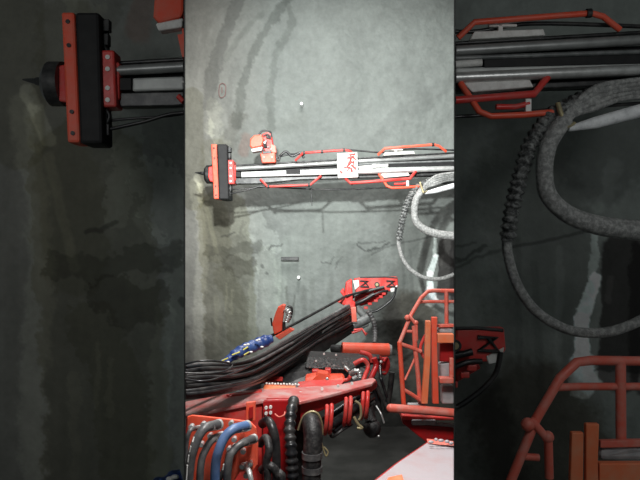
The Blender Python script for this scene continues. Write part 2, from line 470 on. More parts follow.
# ---------------------------------------------------------------- the drill feed on its boom
def make_feed(F, label):
    T = thing('drill_feed', label, 'drill feed', F, ((max(F.x0, 200)+min(F.x1, 454))/2, 172, 0))
    # head plate, rubber pad, hub, bit
    b = MB(F); b.slab([(211,144,-13),(216.6,144,-13),(219,199,-13),(213.6,199,-13)], t=26)
    hp = link('head_plate', b, 'orange', T, .012)
    if hp:
        b = MB(F)
        for y in (148, 158, 186, 195): b.disc(213.6+(y-144)*.045, y, .9, 1.2, -14.2)
        link('bolt', b, 'darksteel', hp)
    b = MB(F); b.slab([(216.8,144,-15),(227,144,-15),(228.6,199.5,-15),(218.8,199.5,-15)], t=30)
    link('rubber_pad', b, 'pad', T, .015, 'black rubber pad')
    b = MB(F); b.tube([(212.5,174.5,0),(207,174.5,0)], [9.2, 9.2], n=28); b.tube([(207,174.5,0),(204.8,174.5,0)], [9.2, 6.5], n=28)
    link('hub', b, 'darksteel', T)
    b = MB(F); b.slab([(208.4,167,-9.8),(212.5,166,-9.8),(213.5,182,-9.8),(210,181.5,-9.8),(208,177,-9.8)], t=6)
    link('hub_bracket', b, 'red', T, .008)
    b = MB(F); b.tube([(207,173.6,-2),(202,173.3,-2),(200.5,173.2,-2),(200.3,173.2,-2),(195,172.5,-2)], [2.1, 1.8, 1.6, 1.3, .35], n=12)
    link('drill_bit', b, 'darksteel', T, 0, 'pointed dark steel bit')
    b = MB(F)
    for y0, y1 in ((147, 152), (153, 158), (186, 190), (191, 196)):
        b.box(228, y0, 231.2+random.uniform(-1, 1), y1, 8, -6)
    b.tube([(229,158,-4),(231,162,-4),(229,166,-4)], .9, True); b.tube([(229,184,-4),(231.5,188,-4),(229,193,-4)], .9, True)
    link('fitting', b, 'darksteel', T, .004)
    b = MB(F); b.slab([(227.4,160,-10),(233.4,160,-10),(234.4,184,-10),(227.8,184,-10)], t=20); b.box(233.4, 165, 235.6, 181, 12, -6)
    mbk = link('mounting_block', b, 'red', T, .01)
    if mbk:
        b = MB(F)
        for y in (163, 168, 176, 181): b.disc(230.6, y, 1.0, 1.2, -11)
        link('bolt', b, 'white', mbk)
    # rails
    L1 = lambda x: 169.0-(x-232)*.0586      # upper rail line
    L2 = lambda x: 175.0-(x-241)*.0329      # lower rail line
    xs = [234, 270, 310, 350, 376, 400, 430, 462]
    b = MB(F); b.tube([(x, L1(x), -2) for x in xs], 2.2, n=14); link('upper_rail', b, 'rail', T, 0, 'grey steel rail')
    b = MB(F); b.tube([(x, L1(x)-3.1, 4) for x in xs], .9, n=8); link('rail_edge', b, 'darksteel', T)
    b = MB(F)
    b.slab([(241,171.8,-3),(337,168.4,-3),(462,165.2,-3),(462,170.4,-3),(337,174.4,-3),(241,177.4,-3)], t=8)
    link('feed_beam', b, 'alu', T, .01, 'pale aluminium beam')
    b = MB(F); b.tube([(376, 163.6, -4), (462, 160.6, -4)], 1.0, n=10); b.tube([(358, 164.6, -4), (376, 163.6, -4)], 1.0, n=10)
    link('piston_rod', b, 'midsteel', T)
    b = MB(F); b.tube([(356,172.3,-6),(376,171.8,-6),(462,168.2,-6)], 2.3, n=14); link('lower_rail', b, 'steel', T, 0, 'bright steel rail')
    b = MB(F); b.slab([(389,163.8,-3.5),(462,161.4,-3.5),(462,165.6,-3.5),(389,167.4,-3.5)], t=5); link('beam_recess', b, 'pad', T, .003)
    b = MB(F); b.box(233.6, 171.8, 240.6, 177, 8, -4); link('end_stop', b, 'pad', T, .003)
    b = MB(F); b.box(286, 169.4, 300.3, 174, 1.5, -4.2); link('slot', b, 'pad', T, .002)
    b = MB(F)
    b.slab([(236,166.8,6),(462,158,6),(462,176,6),(236,181,6)], t=4)
    link('beam_web', b, 'pad', T, .003)
    b = MB(F); b.slab([(234,178,-2),(390,174.8,-2),(462,171.6,-2),(462,174.2,-2),(390,177.2,-2),(300,179.6,-2),(258,183.6,-2),(236,184,-2)], t=12)
    link('beam_underside', b, 'darksteel', T, .006)
    b = MB(F); b.tube([(262,173.6,-6),(276,172.2,-6)], .6); b.tube([(358,167.5,-4),(388,165.4,-4)], 1.5); b.tube([(372,166.4,-5.5),(376,166.2,-5.5)], 2.2)
    link('sensor_rod', b, 'white', T)
    # bent-tube guards
    guards = [
        ([(295.5,160.5,-4),(303,153,-8),(322,151.6,-8),(345,150,-8),(350,151,-8),(355,156.5,-4)], 1.25, 'red', [(304,153.0),(322,151.6),(344,150)]),
        ([(378,155,-4),(385,148.4,-8),(408,146.6,-8),(434,144.6,-8),(439,146,-8),(446,151.5,-4)], 1.3, 'orange', [(433,144.6)]),
        ([(260.5,179.5,-6),(267.5,186.6,-10),(290,185.8,-10),(310,185,-10),(321,176,-6)], 1.25, 'red', [(268.5,186.6),(309,185)]),
        ([(344,177,-6),(350.5,183.2,-12),(380,181,-12),(410,178.6,-12),(416,171,-6)], 1.6, 'red', [(352,183.2)]),
        ([(379,174,-6),(387,186,-14),(392,188,-14),(405,187.4,-14),(419,186.2,-14)], 1.35, 'orange', []),
    ]
    for pts, r, mt, cl in guards:
        b = MB(F); b.tube(pts, r, n=10)
        g = link('guard_tube', b, mt, T)
        if g and cl:
            b = MB(F)
            for x, y in cl: b.tube([(x-1, y+.1, -9 if y < 170 else -11), (x+1, y, -9 if y < 170 else -11)], r+.6, n=10)
            link('clamp', b, 'rubber', g)
    b = MB(F); b.tube([(394,184,-13),(402,184,-13),(408,182.6,-13)], 1.2); link('short_guard_tube', b, 'red', T)
    b = MB(F); b.box(406.5, 180.5, 409, 186, 4, -15); link('guard_bracket', b, 'white', T, .003)
    # pale blocks carried by the guards
    b = MB(F); b.slab([(385,152.2,-4),(414,151.2,-4),(415,153.8,-4),(383,155.6,-4)], t=8)
    b.box(395, 148.6, 397, 152.5, 5, -4); b.box(391, 149, 403, 150.2, 5, -4)
    link('upper_white_block', b, 'white', T, .005)
    b = MB(F); b.slab([(380,173.6,-6),(408,171.8,-6),(410,175.6,-6),(384,177.8,-6)], t=10)
    link('lower_white_block', b, 'white', T, .006)
    # white marked plate with its red marks
    b = MB(F); b.slab([(337,153.4,-13),(357.2,152.2,-13),(358.4,177.2,-13),(338,178.2,-13)], t=17)
    pl = link('marked_plate', b, 'white', T, .006, 'white plate with smeared red marks')
    if pl:
        b = MB(F)
        for pts in ([(349,155),(355,154),(352,158)], [(347,158),(353,157),(356,160)], [(351,156),(350,163),(346,168)], [(348,163),(354,162),(353,166)],
                    [(351,165),(356,169)], [(344,167),(350,168),(347,171)], [(351,168),(352,172)], [(340,171),(342,173)]):
            b.tube([(x, y, -13.2) for x, y in pts], [.9, 1.3, .6][:len(pts)], n=6)
        link('red_mark', b, 'red', pl)
    # cables under the beam
    b = MB(F); b.tube([(229,194,-2),(245,190.5,-2),(262,186.5,0),(290,188,3),(330,189.4,4),(380,188,4),(420,185,3),(462,182,3)], .8, True); b.tube([(229,190,0),(240,189,0),(262,187,2),(300,179,2)], .6, True)
    link('cable', b, 'hose', T)
    b = MB(F); b.tube([(275,158,4),(288,154.6,4),(300,153.8,3),(340,149.5,3),(364,151.2,3),(384,152.4,3),(410,149,3),(462,150.5,3)], .9, True)
    b.tube([(280,156,2),(286,151.6,2),(292,156,2),(300,153,2),(304,158,2)], 1.3, True)
    link('cable', b, 'hose', T)
    b = MB(F); b.tube([(311,186.5,-10),(312,206,-10)], .45); link('hanging_rod', b, 'darksteel', T)
    return T

def make_gripper(F, label):
    T = thing('rod_gripper', label, 'gripper', F, (min(262.8, 262) if F.z > 1 else 264, 163, 0))
    b = MB(F); b.slab([(260,153.6,-8),(275,152,-8),(275.6,162.5,-8),(262,163,-8)], t=16)
    b.slab([(262,151,-5),(268,151,-5),(268,154.5,-5),(262,154.5,-5)], t=8)
    link('base_block', b, 'orange', T, .01)
    b = MB(F); b.slab([(262.5,151.3,-9),(271,150.6,-9),(271,153.2,-9),(263,153.8,-9)], t=5); link('slot', b, 'darksteel', T, .003)
    b = MB(F); b.slab([(262,134,-5),(267,131.6,-5),(271.5,134,-5),(273,143,-5),(274.5,152,-5),(265,152,-5),(261,143,-5)], t=12)
    link('arm', b, 'red', T, .012)
    b = MB(F); b.slab([(250,139,-9),(254,135,-9),(261,134.4,-9),(264,139,-9),(262,146,-9),(252,148.6,-9),(249.6,146,-9)], t=14)
    link('jaw', b, 'orange', T, .014)
    b = MB(F); b.slab([(250.6,148.8,-8),(262.5,146.4,-8),(262,150.4,-8),(252,152,-8)], t=12); b.disc(264.6, 142.5, 1.3, 2, -11)
    link('jaw_pad', b, 'white', T, .008, 'pale jaw pad')
    b = MB(F); b.tube([(259,134.5,-4),(262,131,-4),(267,130.6,-4),(270.5,132,-4),(271.5,137,-4)], .9, True); b.tube([(263,136,-10),(268,134.4,-10),(269.5,139,-10)], .7, True)
    b.tube([(275,158,-2),(279,160,-2),(280,155,-2)], 1.0, True)
    link('hydraulic_line', b, 'hose', T)
    b = MB(F); b.slab([(266,134,-9),(271,135.4,-9),(271,139,-9),(266,138,-9)], t=4); link('lug', b, 'rubber', T, .004)
    b = MB(F); b.slab([(262.6,141,-9),(266.4,140.6,-9),(266.8,147.4,-9),(263.6,147.8,-9)], t=4); link('dark_gap', b, 'pad', T, .004)  # dark slab painted for the shade between the gripper parts
    b = MB(F); b.slab([(270,143,-8),(275.4,146,-8),(276.4,153,-8),(271,152,-8)], t=7); link('side_lug', b, 'pink', T, .006)
    b = MB(F)
    for x, y in ((266,141),(268,147),(271,149),(264,157),(272,157)): b.disc(x, y, .9, 1.4, -10)
    link('bolt', b, 'midsteel', T)
    return T

def make_feed_hoses(F, w):
    D1 = -16
    # bundle of dusty hoses coming off the boom and gathered by a strap
    b = MB(F)
    for i in range(5):
        o = i*2.1
        b.tube([(464,172+o*.9,-6+i),(448,173.5+o*.8,-8+i),(436,176+o,-10),(427,183+o*.5,-12),(421.5+i*.5,190+i*.3,D1)], 1.35, True, n=8)
    solo('hose_bundle', b, 'sleeve', f'bundle of thin dusty grey hoses off the drill feed, {w}', 'hose')
    b = MB(F); b.tube([(424.5,193.2,-18),(436,190.6,-18),(464,183.2,-16)], [1.2, 2.5, 3.0], n=14)
    solo('white_hose', b, 'chalk', f'stiff white hose below the grey bundle, {w}', 'hose')
    b = MB(F); b.tube([(464,177,0),(444,178,0),(432,180,-4),(424,184,-8),(417,188,-12),(409,199,-16),(404.5,212,-16),(401,226,-14),(398.8,240,-10)], 3.1, True, n=12, rib=(3.1, .22))
    T = thing('wrapped_hose', f'spiral wrapped dark hose hanging in a long loop, {w}', 'hose', F, (399, 262, -8))
    link('spiral_wrap', b, 'dark_sleeve', T, 0, 'dark ribbed spiral wrap')
    b = MB(F); b.tube([(398.8,238,-10),(399,246,-9),(403,259,-8),(411,270,-8),(424,277.6,-8),(438,279,-8),(450,276,-8),(464,269,-8)], 2.1, True, n=12)
    link('bare_hose', b, 'sleeve', T, 0, 'bare pale grey hose')
    b = MB(F); b.tube([(423,189,-18),(416.5,199,-20),(414.4,210,-20),(416,221,-20),(424,229,-20),(436,233.6,-20),(450,235.6,-20),(464,236.4,-20)], [3.6,3.6,3.5,3.6,3.8,4.1,4.3,4.3], True, n=16)
    solo('thick_hose', b, 'sleeve', f'thickest pale grey braided hose curving off right, {w}', 'hose')
    b = MB(F); b.tube([(420,182.5,-19),(421,186,-21.5),(423.5,192.5,-22.5)], 1.1, n=8); b.tube([(423.5,192.5,-22.5),(427,191,-18)], .9, n=8)
    solo('hose_strap', b, 'brass', f'dull yellow strap tied around the grey hoses {w}', 'strap')

# main rig
FM = mid(7.0)
make_feed(FM, 'long drill feed with black head pad and red tube guards, bright middle bay')
make_gripper(FM, 'red rod gripper with pale jaw pad standing on the feed in the bright middle bay')
make_feed_hoses(FM, 'in the bright middle bay')
# added nearer copies of the middle machines, for the image's enlarged dark side bands
FL = lef(2.95)
make_feed(FL, 'added dim drill feed copy with pointed bit and black pad, in the dark left bay')
make_gripper(FL, 'added dim red gripper jaw copy cut off at the top of the dark left bay')
FR = rig(2.95)
make_feed(FR, 'added dim copy of drill feed rails with red guards, in the dark right bay')
make_feed_hoses(FR, 'copied into the dark right bay')

# ---------------------------------------------------------------- lower boom: head, hose pack, arm
def make_boom_head(F, label=None, T=None):
    T = T or thing('drill_boom', label, 'boom', F, (380, 300, 0))
    b = MB(F); b.slab([(354,279,-6),(362,277.6,-6),(397.6,276.8,-6),(398.4,286,-6),(396,290.5,-6),(388,291.5,-6),(356,294,-6)], t=10)
    hd = link('head_plate', b, 'red', T, .012)
    b = MB(F)
    for x in (360, 386.4):
        b.tube([(x,281,-7.6),(x+8,281,-7.6),(x+1,286,-7.6),(x+8.5,286.4,-7.6),(x+4,281,-7.6)], 1.0, n=6)
        b.tube([(x,286.5,-7.6),(x+8.8,287,-7.6)], .7, n=6)
    b.disc(377, 284.6, 2.6, 1.4, -7.6)
    b.tube([(360,277.4,-6),(386,277,-6),(397,278,-6)], .8, n=6)
    link('opening', b, 'rubber', T)
    b = MB(F); b.disc(377, 284.6, 1.5, 1.6, -9); link('pin', b, 'brass', T)
    b = MB(F); b.slab([(390,289,-7),(397.6,285,-7),(396.6,291,-7),(391,292.4,-7)], t=5)
    b.slab([(353,281,-8),(358.6,280,-8),(359.4,286,-8),(355,290,-8)], t=8); link('edge_bracket', b, 'white', T, .005, 'pale edge bracket')
    b = MB(F); b.slab([(356,292,-4),(384,288,-4),(388,294,-4),(376,301,-4),(362,306,-4),(354,306,-4)], t=12); link('lower_plate', b, 'dark_red', T, .01)
    b = MB(F)
    b.tube([(396,287,-8),(394,296,-8),(388,303,-8),(378,310,-8),(371,312,-8)], 1.2, True)
    b.tube([(346,303,-9),(356,295,-11),(372,290,-12),(384,287,-12)], 1.5, True)
    b.tube([(350,310,-9),(364,300,-12),(380,292,-12),(388,291,-10)], 1.2, True)
    b.tube([(352,305,-12),(362,301,-14),(374,294,-14)], 2.0, True)
    link('hydraulic_line', b, 'hose', T)
    b = MB(F)
    for x, y in ((381,297),(376,301),(370,304),(384,294),(366,308)): b.box(x-2, y-1.4, x+2, y+1.2, 4, -12)
    link('clamp', b, 'red', T, .006)
    return T
make_boom_head(rig(2.95), 'added dim red boom end with a black opening, low at the dark right bay edge')  # added copy of the middle boom's head, scaled up for the right band

FA = mid(5.0, ab=True)
# the lower boom
T = thing('drill_boom', 'lower boom under the black hose pack with red post and red head plate', 'boom', FA, (300, 360, 5.0))
make_boom_head(mid(6.6), None, T)
b = MB(FA); b.slab([(186,392,3.55),(300,352,5.0),(350,318,6.4),(352,331,6.4),(320,352,5.4),(262,384,4.4),(186,399,3.5)], vec=(0.05,.14,-.02))
link('arm', b, 'darksteel', T, .02)
b = MB(FA); b.slab([(346,283,6.3),(352,279,6.3),(353,301,6.3),(355.4,302,6.3),(355.4,328,6.3),(336,328.6,6.3),(345,322,6.3),(344,303,6.3)], vec=(0,.16,0))
b.slab([(337,302,6.35),(345,299,6.3),(345,306,6.3)], vec=(0,.1,0)); b.slab([(344,288,6.3),(340,292,6.3),(346,300,6.3)], vec=(0,.1,0))
link('bracket_post', b, 'red', T, .012)
b = MB(FA); b.slab([(351,308,6.2),(356,307,6.2),(357,322,6.2),(352,322,6.2)], vec=(0,.05,0)); link('bracket_edge', b, 'pink', T, .005)
b = MB(FA)
b.tube([(272,335.5,5.0),(300,321,5.6),(345,296.5,6.3)], [1.5, 1.4, 1.2], n=10); b.tube([(346,296,6.25),(372,289,6.5)], 1.2)
link('feed_rod', b, 'darksteel', T)
b = MB(FA)
for (a, c, r) in (((308,330,5.5),(346,306,6.2),1.5), ((322,332,5.6),(347,315,6.2),1.6), ((300,342,5.3),(346,318,6.2),1.3)):
    b.tube([a, c], r, n=10)
link('pipe', b, 'midsteel', T, 0, 'grey pipe')
# grey knuckle right of the post
b = MB(FA); b.tube([(352,326,6.3),(369,318,6.4)], 4.6, n=14); b.tube([(356,306,6.5),(366,318,6.5)], 3.6, n=12); b.tube([(353,331,6.3),(368,324,6.4)], 2.0)
link('knuckle', b, 'midsteel', T, .01, 'grey steel knuckle')
b = MB(FA); b.tube([(368,311,6.3),(373,320,6.3),(375,331,6.3),(374.5,343,6.2)], 2.4, True, n=10, rib=(3, .12)); link('conduit', b, 'hose_grey', T)
b = MB(FA); b.tube([(354,330,6.2),(362,329,6.2),(366,335,6.2),(367,333,6.2)], 1.2); b.tube([(352,333,6.2),(361,330,6.2)], 1.2); link('lever', b, 'red', T)

# hose pack
T = thing('hose_pack', 'thick sagging pack of black hydraulic hoses lying along the lower boom', 'hose pack', FA, (260, 385, 4.4))
def lerp(a, b, t): return a+(b-a)*t
ctl_top = [(185,366,3.35),(206,364,3.5),(232,364,3.75),(256,357,4.15),(285,341,4.8),(318,322,5.6),(349,305,6.25)]
ctl_bot = [(185,397,3.15),(206,395,3.25),(232,390,3.5),(258,383,3.9),(288,366,4.6),(322,343,5.5),(352,326,6.2)]
NH = 17
for i in range(NH):
    t = i/(NH-1); dpt = random.uniform(-.06, .10)
    w1, w2 = random.uniform(-1.3, 1.3), random.uniform(-1.3, 1.3)
    pts = []
    for k, (a, c) in enumerate(zip(ctl_top, ctl_bot)):
        w = (w1*math.sin(k*1.3+i) + w2*math.cos(k*.9+i*2))
        tt = t**(1.0) 
        pts.append((lerp(a[0], c[0], tt), lerp(a[1], c[1], tt)+w, lerp(a[2], c[2], tt)+dpt))
    b = MB(FA); b.tube(pts, [2.15, 2.1, 2.0, 1.8, 1.5, 1.25, 1.1], True, n=9)
    link('hose', b, 'hose' if i % 4 else 'hose_grey', T)
for i in range(10):       # second layer behind
    t = (i+.5)/10
    pts = [(lerp(a[0], c[0], t), lerp(a[1], c[1], t)+random.uniform(-1, 1), lerp(a[2], c[2], t)+.12) for a, c in zip(ctl_top, ctl_bot)]
    b = MB(FA); b.tube(pts, [2.6, 2.5, 2.5, 2.3, 2.0, 1.6, 1.4], True, n=8); link('hose', b, 'hose', T)
b = MB(FA); b.tube([(185,364,3.3),(200,361,3.3),(216,361,3.35),(232,364.5,3.5),(225,371,3.35),(206,373.5,3.25),(185,373,3.2)], 1.0, True)
b.tube([(185,379,3.1),(205,381,3.1),(228,375,3.3),(250,366,3.7)], 1.0, True)
link('loose_hose', b, 'hose', T)

# blue sleeve
def blue_sleeve(F, z, label):
    T = thing('sleeved_coupling', label, 'coupling', F, (min(248, F.x1), 352, 0))
    b = MB(F); b.tube([(220,362,-6),(228,359.5,0),(236,354,5),(246,349,12),(256,345,20),(264,341.5,26),(272,338.5,30)], [1.2, 3.6, 5.4, 6.2, 6.0, 6.2, 4.0], True, n=16, rib=(7, .08))
    link('sleeve', b, 'blue', T, 0, 'blue plastic sleeve')
    b = MB(F)
    for p in ([(222,361,-13),(228,358,-13)], [(243,350,-4),(248,347,-2)], [(232,355,-5),(240,352,-3)], [(244,355,-4),(249,352,-2)]): b.tube(p, .8, n=6)
    link('yellow_tie', b, 'yellow', T)
    b = MB(F)
    for x, y, rr in ((259,339.6,8),(257,340.4,8),(245,345,2),(251,352,2),(228,362,-8),(262,347,10),(248,344.4,2)): b.ball(x, y, 1.2, rr, 1.5, .8)
    link('white_fleck', b, 'white', T)
blue_sleeve(mid(3.7), 1, 'blue plastic sleeved coupling on top of the black hose pack, bright middle bay')
blue_sleeve(rig(2.95) if False else lef(2.95), 1, 'added dim blue sleeved coupling copy peeping in at the foot of the dark left bay')  # the coupling copied once more, added for the left band

# red valve with silver coil
F = mid(5.0)
T = thing('valve_bracket', 'small red curved bracket with a silver coil, standing behind the black hose pack', 'valve', F, (280, 338, 0))
b = MB(F); b.slab([(273,330,0),(272,324,0),(275,314,0),(278,307,0),(283,304.4,0),(286,305,0),(284,312,0),(282.6,322,0),(282,331,0),(274,335,0)], t=8); link('curved_plate', b, 'orange', T, .01)
b = MB(F); b.slab([(275,336.5,-6),(290,328,-6),(294.4,330,-6),(280,340,-6)], t=8); link('foot', b, 'orange', T, .006)
b = MB(F); b.tube([(285,309,-2),(289,314,-2),(286,322,-2)], 2.6, True, n=12, rib=(2.4, .2)); link('coil', b, 'steel', T)
b = MB(F); b.tube([(287,306,2),(291.5,308,2),(291,316,2),(288,322,2)], 1.3, True); b.tube([(284,322,0),(284,331,0)], 1.6); b.tube([(271,318,2),(272,326,2)], .9); link('cable', b, 'hose', T)

# ---------------------------------------------------------------- cylinder, studded guard and pipework behind the chassis
T = thing('hydraulic_cylinder', 'horizontal orange red cylinder with pale end cap behind the studded guard', 'cylinder', FA, (365, 356, 5.6))
b = MB(FA); b.tube([(342,349,5.45),(388.6,350,5.5)], 6.6, n=28); link('barrel', b, 'orange', T)
b = MB(FA); b.tube([(388.6,350.2,5.5),(391.6,350.3,5.5)], [6.2, 5.2], n=28); link('end_cap', b, 'steel', T, 0, 'pale end cap')
b = MB(FA); b.tube([(332,348.4,5.5),(342,349,5.45)], 4.0, n=16); link('gland', b, 'darksteel', T)

T = thing('studded_guard', 'dark grey studded rubber guard plate lying across the red pipework', 'guard', FA, (342, 368, 4.9))
b = MB(FA); b.slab([(310,350.5,5.1),(345,352.6,5.15),(380,354,5.2),(380,358.6,5.1),(362,362,4.95),(352,369.5,4.8),(305,367,4.8),(307,357,4.95)], vec=(0,.03,-.05)); link('plate', b, 'rubber', T, .01)
b = MB(FA)
for i in range(95):
    u, v = random.random(), random.random()
    x = 309+u*44; y = 358+v*9.4; d = 4.93-v*.14
    b.disc(x, y, random.choice((.5, .7, 1.0)), 1.0, d-.03, n=7)
link('stud', b, 'midsteel', T, 0, 'steel stud')
b = MB(FA)
for x, y in ((316,361),(327,363),(334,366),(336,355),(324,354)): b.disc(x, y, 1.0, 1.2, 4.83, n=8)
link('bolt', b, 'white', T)

T = thing('red_pipework', 'tangle of curved red pipes and silver fittings at the right end of the chassis', 'pipework', FA, (345, 388, 4.7))
b = MB(FA); b.tube([(354,364,4.7),(363,360,4.7),(368,366,4.7),(365,376,4.65),(362,384,4.6)], 2.3, True, n=12); link('pipe', b, 'red', T)
b = MB(FA); b.tube([(374,358,4.9),(376,366,4.9),(372,376,4.8),(368,384,4.7)], 2.8, True, n=12); link('pipe', b, 'dark_red', T)
b = MB(FA); b.tube([(338,380,4.65),(347,380,4.65),(352,374,4.7),(357,372,4.7)], 2.0, True, n=12); link('pipe', b, 'red', T)
b = MB(FA); b.tube([(360,352,5),(369,355,5),(372,362,5)], 2.2, True); link('pipe', b, 'red', T)
b = MB(FA); b.slab([(305,378,4.6),(316,376,4.6),(318,373,4.6),(328,374,4.65),(330,377,4.65),(344,377,4.65),(346,382,4.6),(305,387,4.5)], vec=(0,.14,0)); link('manifold', b, 'orange', T, .012)
b = MB(FA); b.box(312, 370, 319, 378, 10, 4.75); b.box(325, 369, 331, 377, 10, 4.75); link('lug', b, 'red', T, .008)
b = MB(FA)
b.tube([(351,374,4.55),(355,371,4.5),(359,372,4.5),(360,377,4.5)], 2.4, True, n=10, rib=(2.4, .2)); b.tube([(353,379,4.5),(357,376.5,4.5)], 2.6, n=6); b.ball(327, 379, 1.8, 4.5)
b.tube([(345,367,4.7),(349,371,4.65)], 1.8, n=6)
b.ball(381, 362, 1.6, 4.9); link('fitting', b, 'steel', T, 0, 'silver fitting')
b = MB(FA)
b.tube([(380,356,5.1),(383,362,5.1),(387,358,5.2),(389,366,5.2),(385,374,5.2),(379,372,5.1)], 1.2, True); b.slab([(376,358,5.2),(388,358,5.2),(388,371,5.2),(378,372,5.2)], vec=(0,.05,0)); link('cover_frame', b, 'dark_red', T, .005)
b = MB(FA); b.tube([(380,366,5.0),(381,378,4.9),(384,388,4.9),(387,398,4.9)], 1.6, True); b.tube([(376,384,4.8),(380,394,4.8),(388,410,4.8)], 2.0, True); b.tube([(371,378,4.9),(376,392,4.9),(378,410,4.9)], 4, True)
b.tube([(392,372,5.2),(390,390,5.2),(386,412,5.2)], 3, True)
link('black_hose', b, 'hose', T)

# ---------------------------------------------------------------- chassis
FC = mid(3.8, ab=True)
T = thing('chassis', 'red rig chassis beam with a sheen-painted top plate and a bolted side panel', 'chassis', FC, (262, 470, 3.8))
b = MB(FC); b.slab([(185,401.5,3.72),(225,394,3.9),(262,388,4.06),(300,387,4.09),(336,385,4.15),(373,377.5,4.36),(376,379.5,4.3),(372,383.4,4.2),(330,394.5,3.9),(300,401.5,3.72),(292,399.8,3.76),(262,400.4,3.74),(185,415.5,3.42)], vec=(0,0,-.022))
link('top_plate', b, 'sheen_red', T, .006, 'top plate with painted pinkish sheen')
b = MB(FC); b.slab([(185,415,3.44),(262,400,3.76),(262,486,3.76),(185,500,3.44)], vec=(.02,.12,0)); link('side_plate', b, 'red', T, .01)
b = MB(FC); b.slab([(262.6,400,3.70),(291,399.6,3.76),(291,440,3.76),(288,478,3.76),(282,486,3.76),(262.6,486,3.70)], vec=(.02,.06,0)); sp = link('side_panel', b, 'dark_red', T, .01, 'dark red bolted panel')
b = MB(FC)
for x, y in ((266,408),(270.5,407.4),(266,413.6),(270.5,413),(270,425)): b.disc(x, y, 1.7, 2.2, 3.66, n=6)
link('bolt', b, 'white', sp)
b = MB(FC); b.tube([(275,414,3.68),(279,417,3.66),(284,415,3.66),(285,412,3.68)], .8, True); link('wire', b, 'pink', sp)
b = MB(FC); b.slab([(300,402.5,3.78),(372,384,4.25),(372,392,4.25),(345,400,4.05),(300,421,3.78)], vec=(.05,.12,0)); b.slab([(291,401,3.9),(303,402,3.9),(312,412,3.9),(300,424,3.9),(291,440,3.9)], vec=(0,.08,0)); link('side_plate', b, 'dark_red', T, .01)
b = MB(FC); b.slab([(246,402.5,3.45),(255.5,401.4,3.47),(255.5,421,3.47),(246,422,3.45)], vec=(0,.02,0)); wb = link('lifting_eye', b, 'orange', T, .004)
b = MB(FC); b.slab([(249,407.5,3.44),(253,407,3.45),(253,418,3.45),(249,418.6,3.44)], vec=(0,.012,0)); link('eye_opening', b, 'dark_red', wb)
b = MB(FC); b.slab([(264,384.6,4.1),(296,386,4.1),(295,392.4,4.0),(262.6,390.6,4.0)], vec=(0,.05,-.01)); hb = link('bolt_flange', b, 'amber', T, .008, 'orange flange with a row of bolts')
b = MB(FC)
for i in range(12):
    x = 266.5+i*2.9; b.ball(x, 383.4+i*.10+(i % 2)*.4, 1.25, 4.1)
link('bolt', b, 'white', hb)
b = MB(FC); b.slab([(226,396.5,3.85),(246,392.4,3.95),(262,390.8,4.0),(262,393,3.95),(240,396.5,3.86),(228,397.6,3.83)], vec=(0,0,.014)); b.slab([(257,378,4.5),(268,375.5,4.5),(283,377,4.5),(282,380.5,4.4),(262,381,4.4)], vec=(0,.04,-.03)); b.slab([(298,382,4.3),(312,380,4.3),(345,380,4.3),(340,386,4.2),(298,387,4.2)], vec=(0,.05,-.03))
link('raised_lug', b, 'red', T, .005)
b = MB(FC)
for x, y in ((300.5,393),(322,389),(338,386),(352,383.5)): b.disc(x, y, 1.5, 1, 3.95)
link('rivet', b, 'white', T)
b = MB(FC); b.slab([(186,470,3.7),(290,470,3.95),(290,640,3.95),(186,680,3.7)], vec=(0,.5,0)); link('under_frame', b, 'dark_red', T, .01)
b = MB(FC); b.slab([(236,387,4.4),(262,380,4.6),(300,366,4.9),(345,360,5.0),(372,372,4.9),(372,386,4.8),(262,394,4.5),(236,396,4.3)], vec=(0,.1,0)); link('dark_backing', b, 'darksteel', T, .01)  # dark slab put in to fill the gap behind with shade
b = MB(FC); b.slab([(286,400,4.0),(312,400,4.0),(312,620,4.0),(286,620,4.0)], vec=(0,.06,0)); link('dark_backing', b, 'darksteel', T, .01)  # another dark slab, for the shade behind the ribbed hose
# U shaped hose clamps under the beam
for x, y, h, d in ((326.5,407,27,3.72),(345.5,399.5,26,3.9),(362.5,393.5,25,4.1)):
    for k in (0, 1):
        b = MB(FC); xx = x+k*4.6
        b.tube([(xx+.6,y-1-k,d+.12),(xx+.9,y,d),(xx,y+h*.5,d),(xx-1,y+h-2-k,d+.02),(xx-1.4,y+h-k,d+.10)], 2.1, n=8)
        link('hose_clamp', b, 'red', T)
b = MB(FC)
b.tube([(372,396,4.3),(360,404,4.2),(346,414,4.1),(333,424,4.0),(322,430,3.95)], 4.0, True); b.tube([(374,402,4.3),(358,412,4.2),(346,421,4.1),(334,432,4.0)], 2.6, True); b.tube([(366,392,4.35),(348,404,4.2),(330,416,4.1),(318,424,4.0)], 3.5, True)
b.tube([(352,424,4.0),(341,431,3.9),(332,437,3.9),(330,430,3.9)], 1.5, True)
link('hose_run', b, 'hose', T)
b = MB(FC); b.tube([(298,430,3.74),(303,417,3.72),(311,411.6,3.72),(318,414,3.72),(322,424,3.74),(322.6,434,3.76)], 1.1, True); b.tube([(355,401,3.98),(360,405,3.98),(361,415,3.98),(359,420,3.98)], 1.3, True); link('rim', b, 'brass', T, 0, 'yellowish rim')
b = MB(FC); b.tube([(321,440,3.72),(323,448,3.72),(326,456,3.72),(328,452,3.72),(324,447,3.72)], .9, True); b.tube([(354,417,3.95),(358,424,3.95),(362,428,3.95),(357,428,3.95)], 1.5, True); link('fitting', b, 'brass', T)

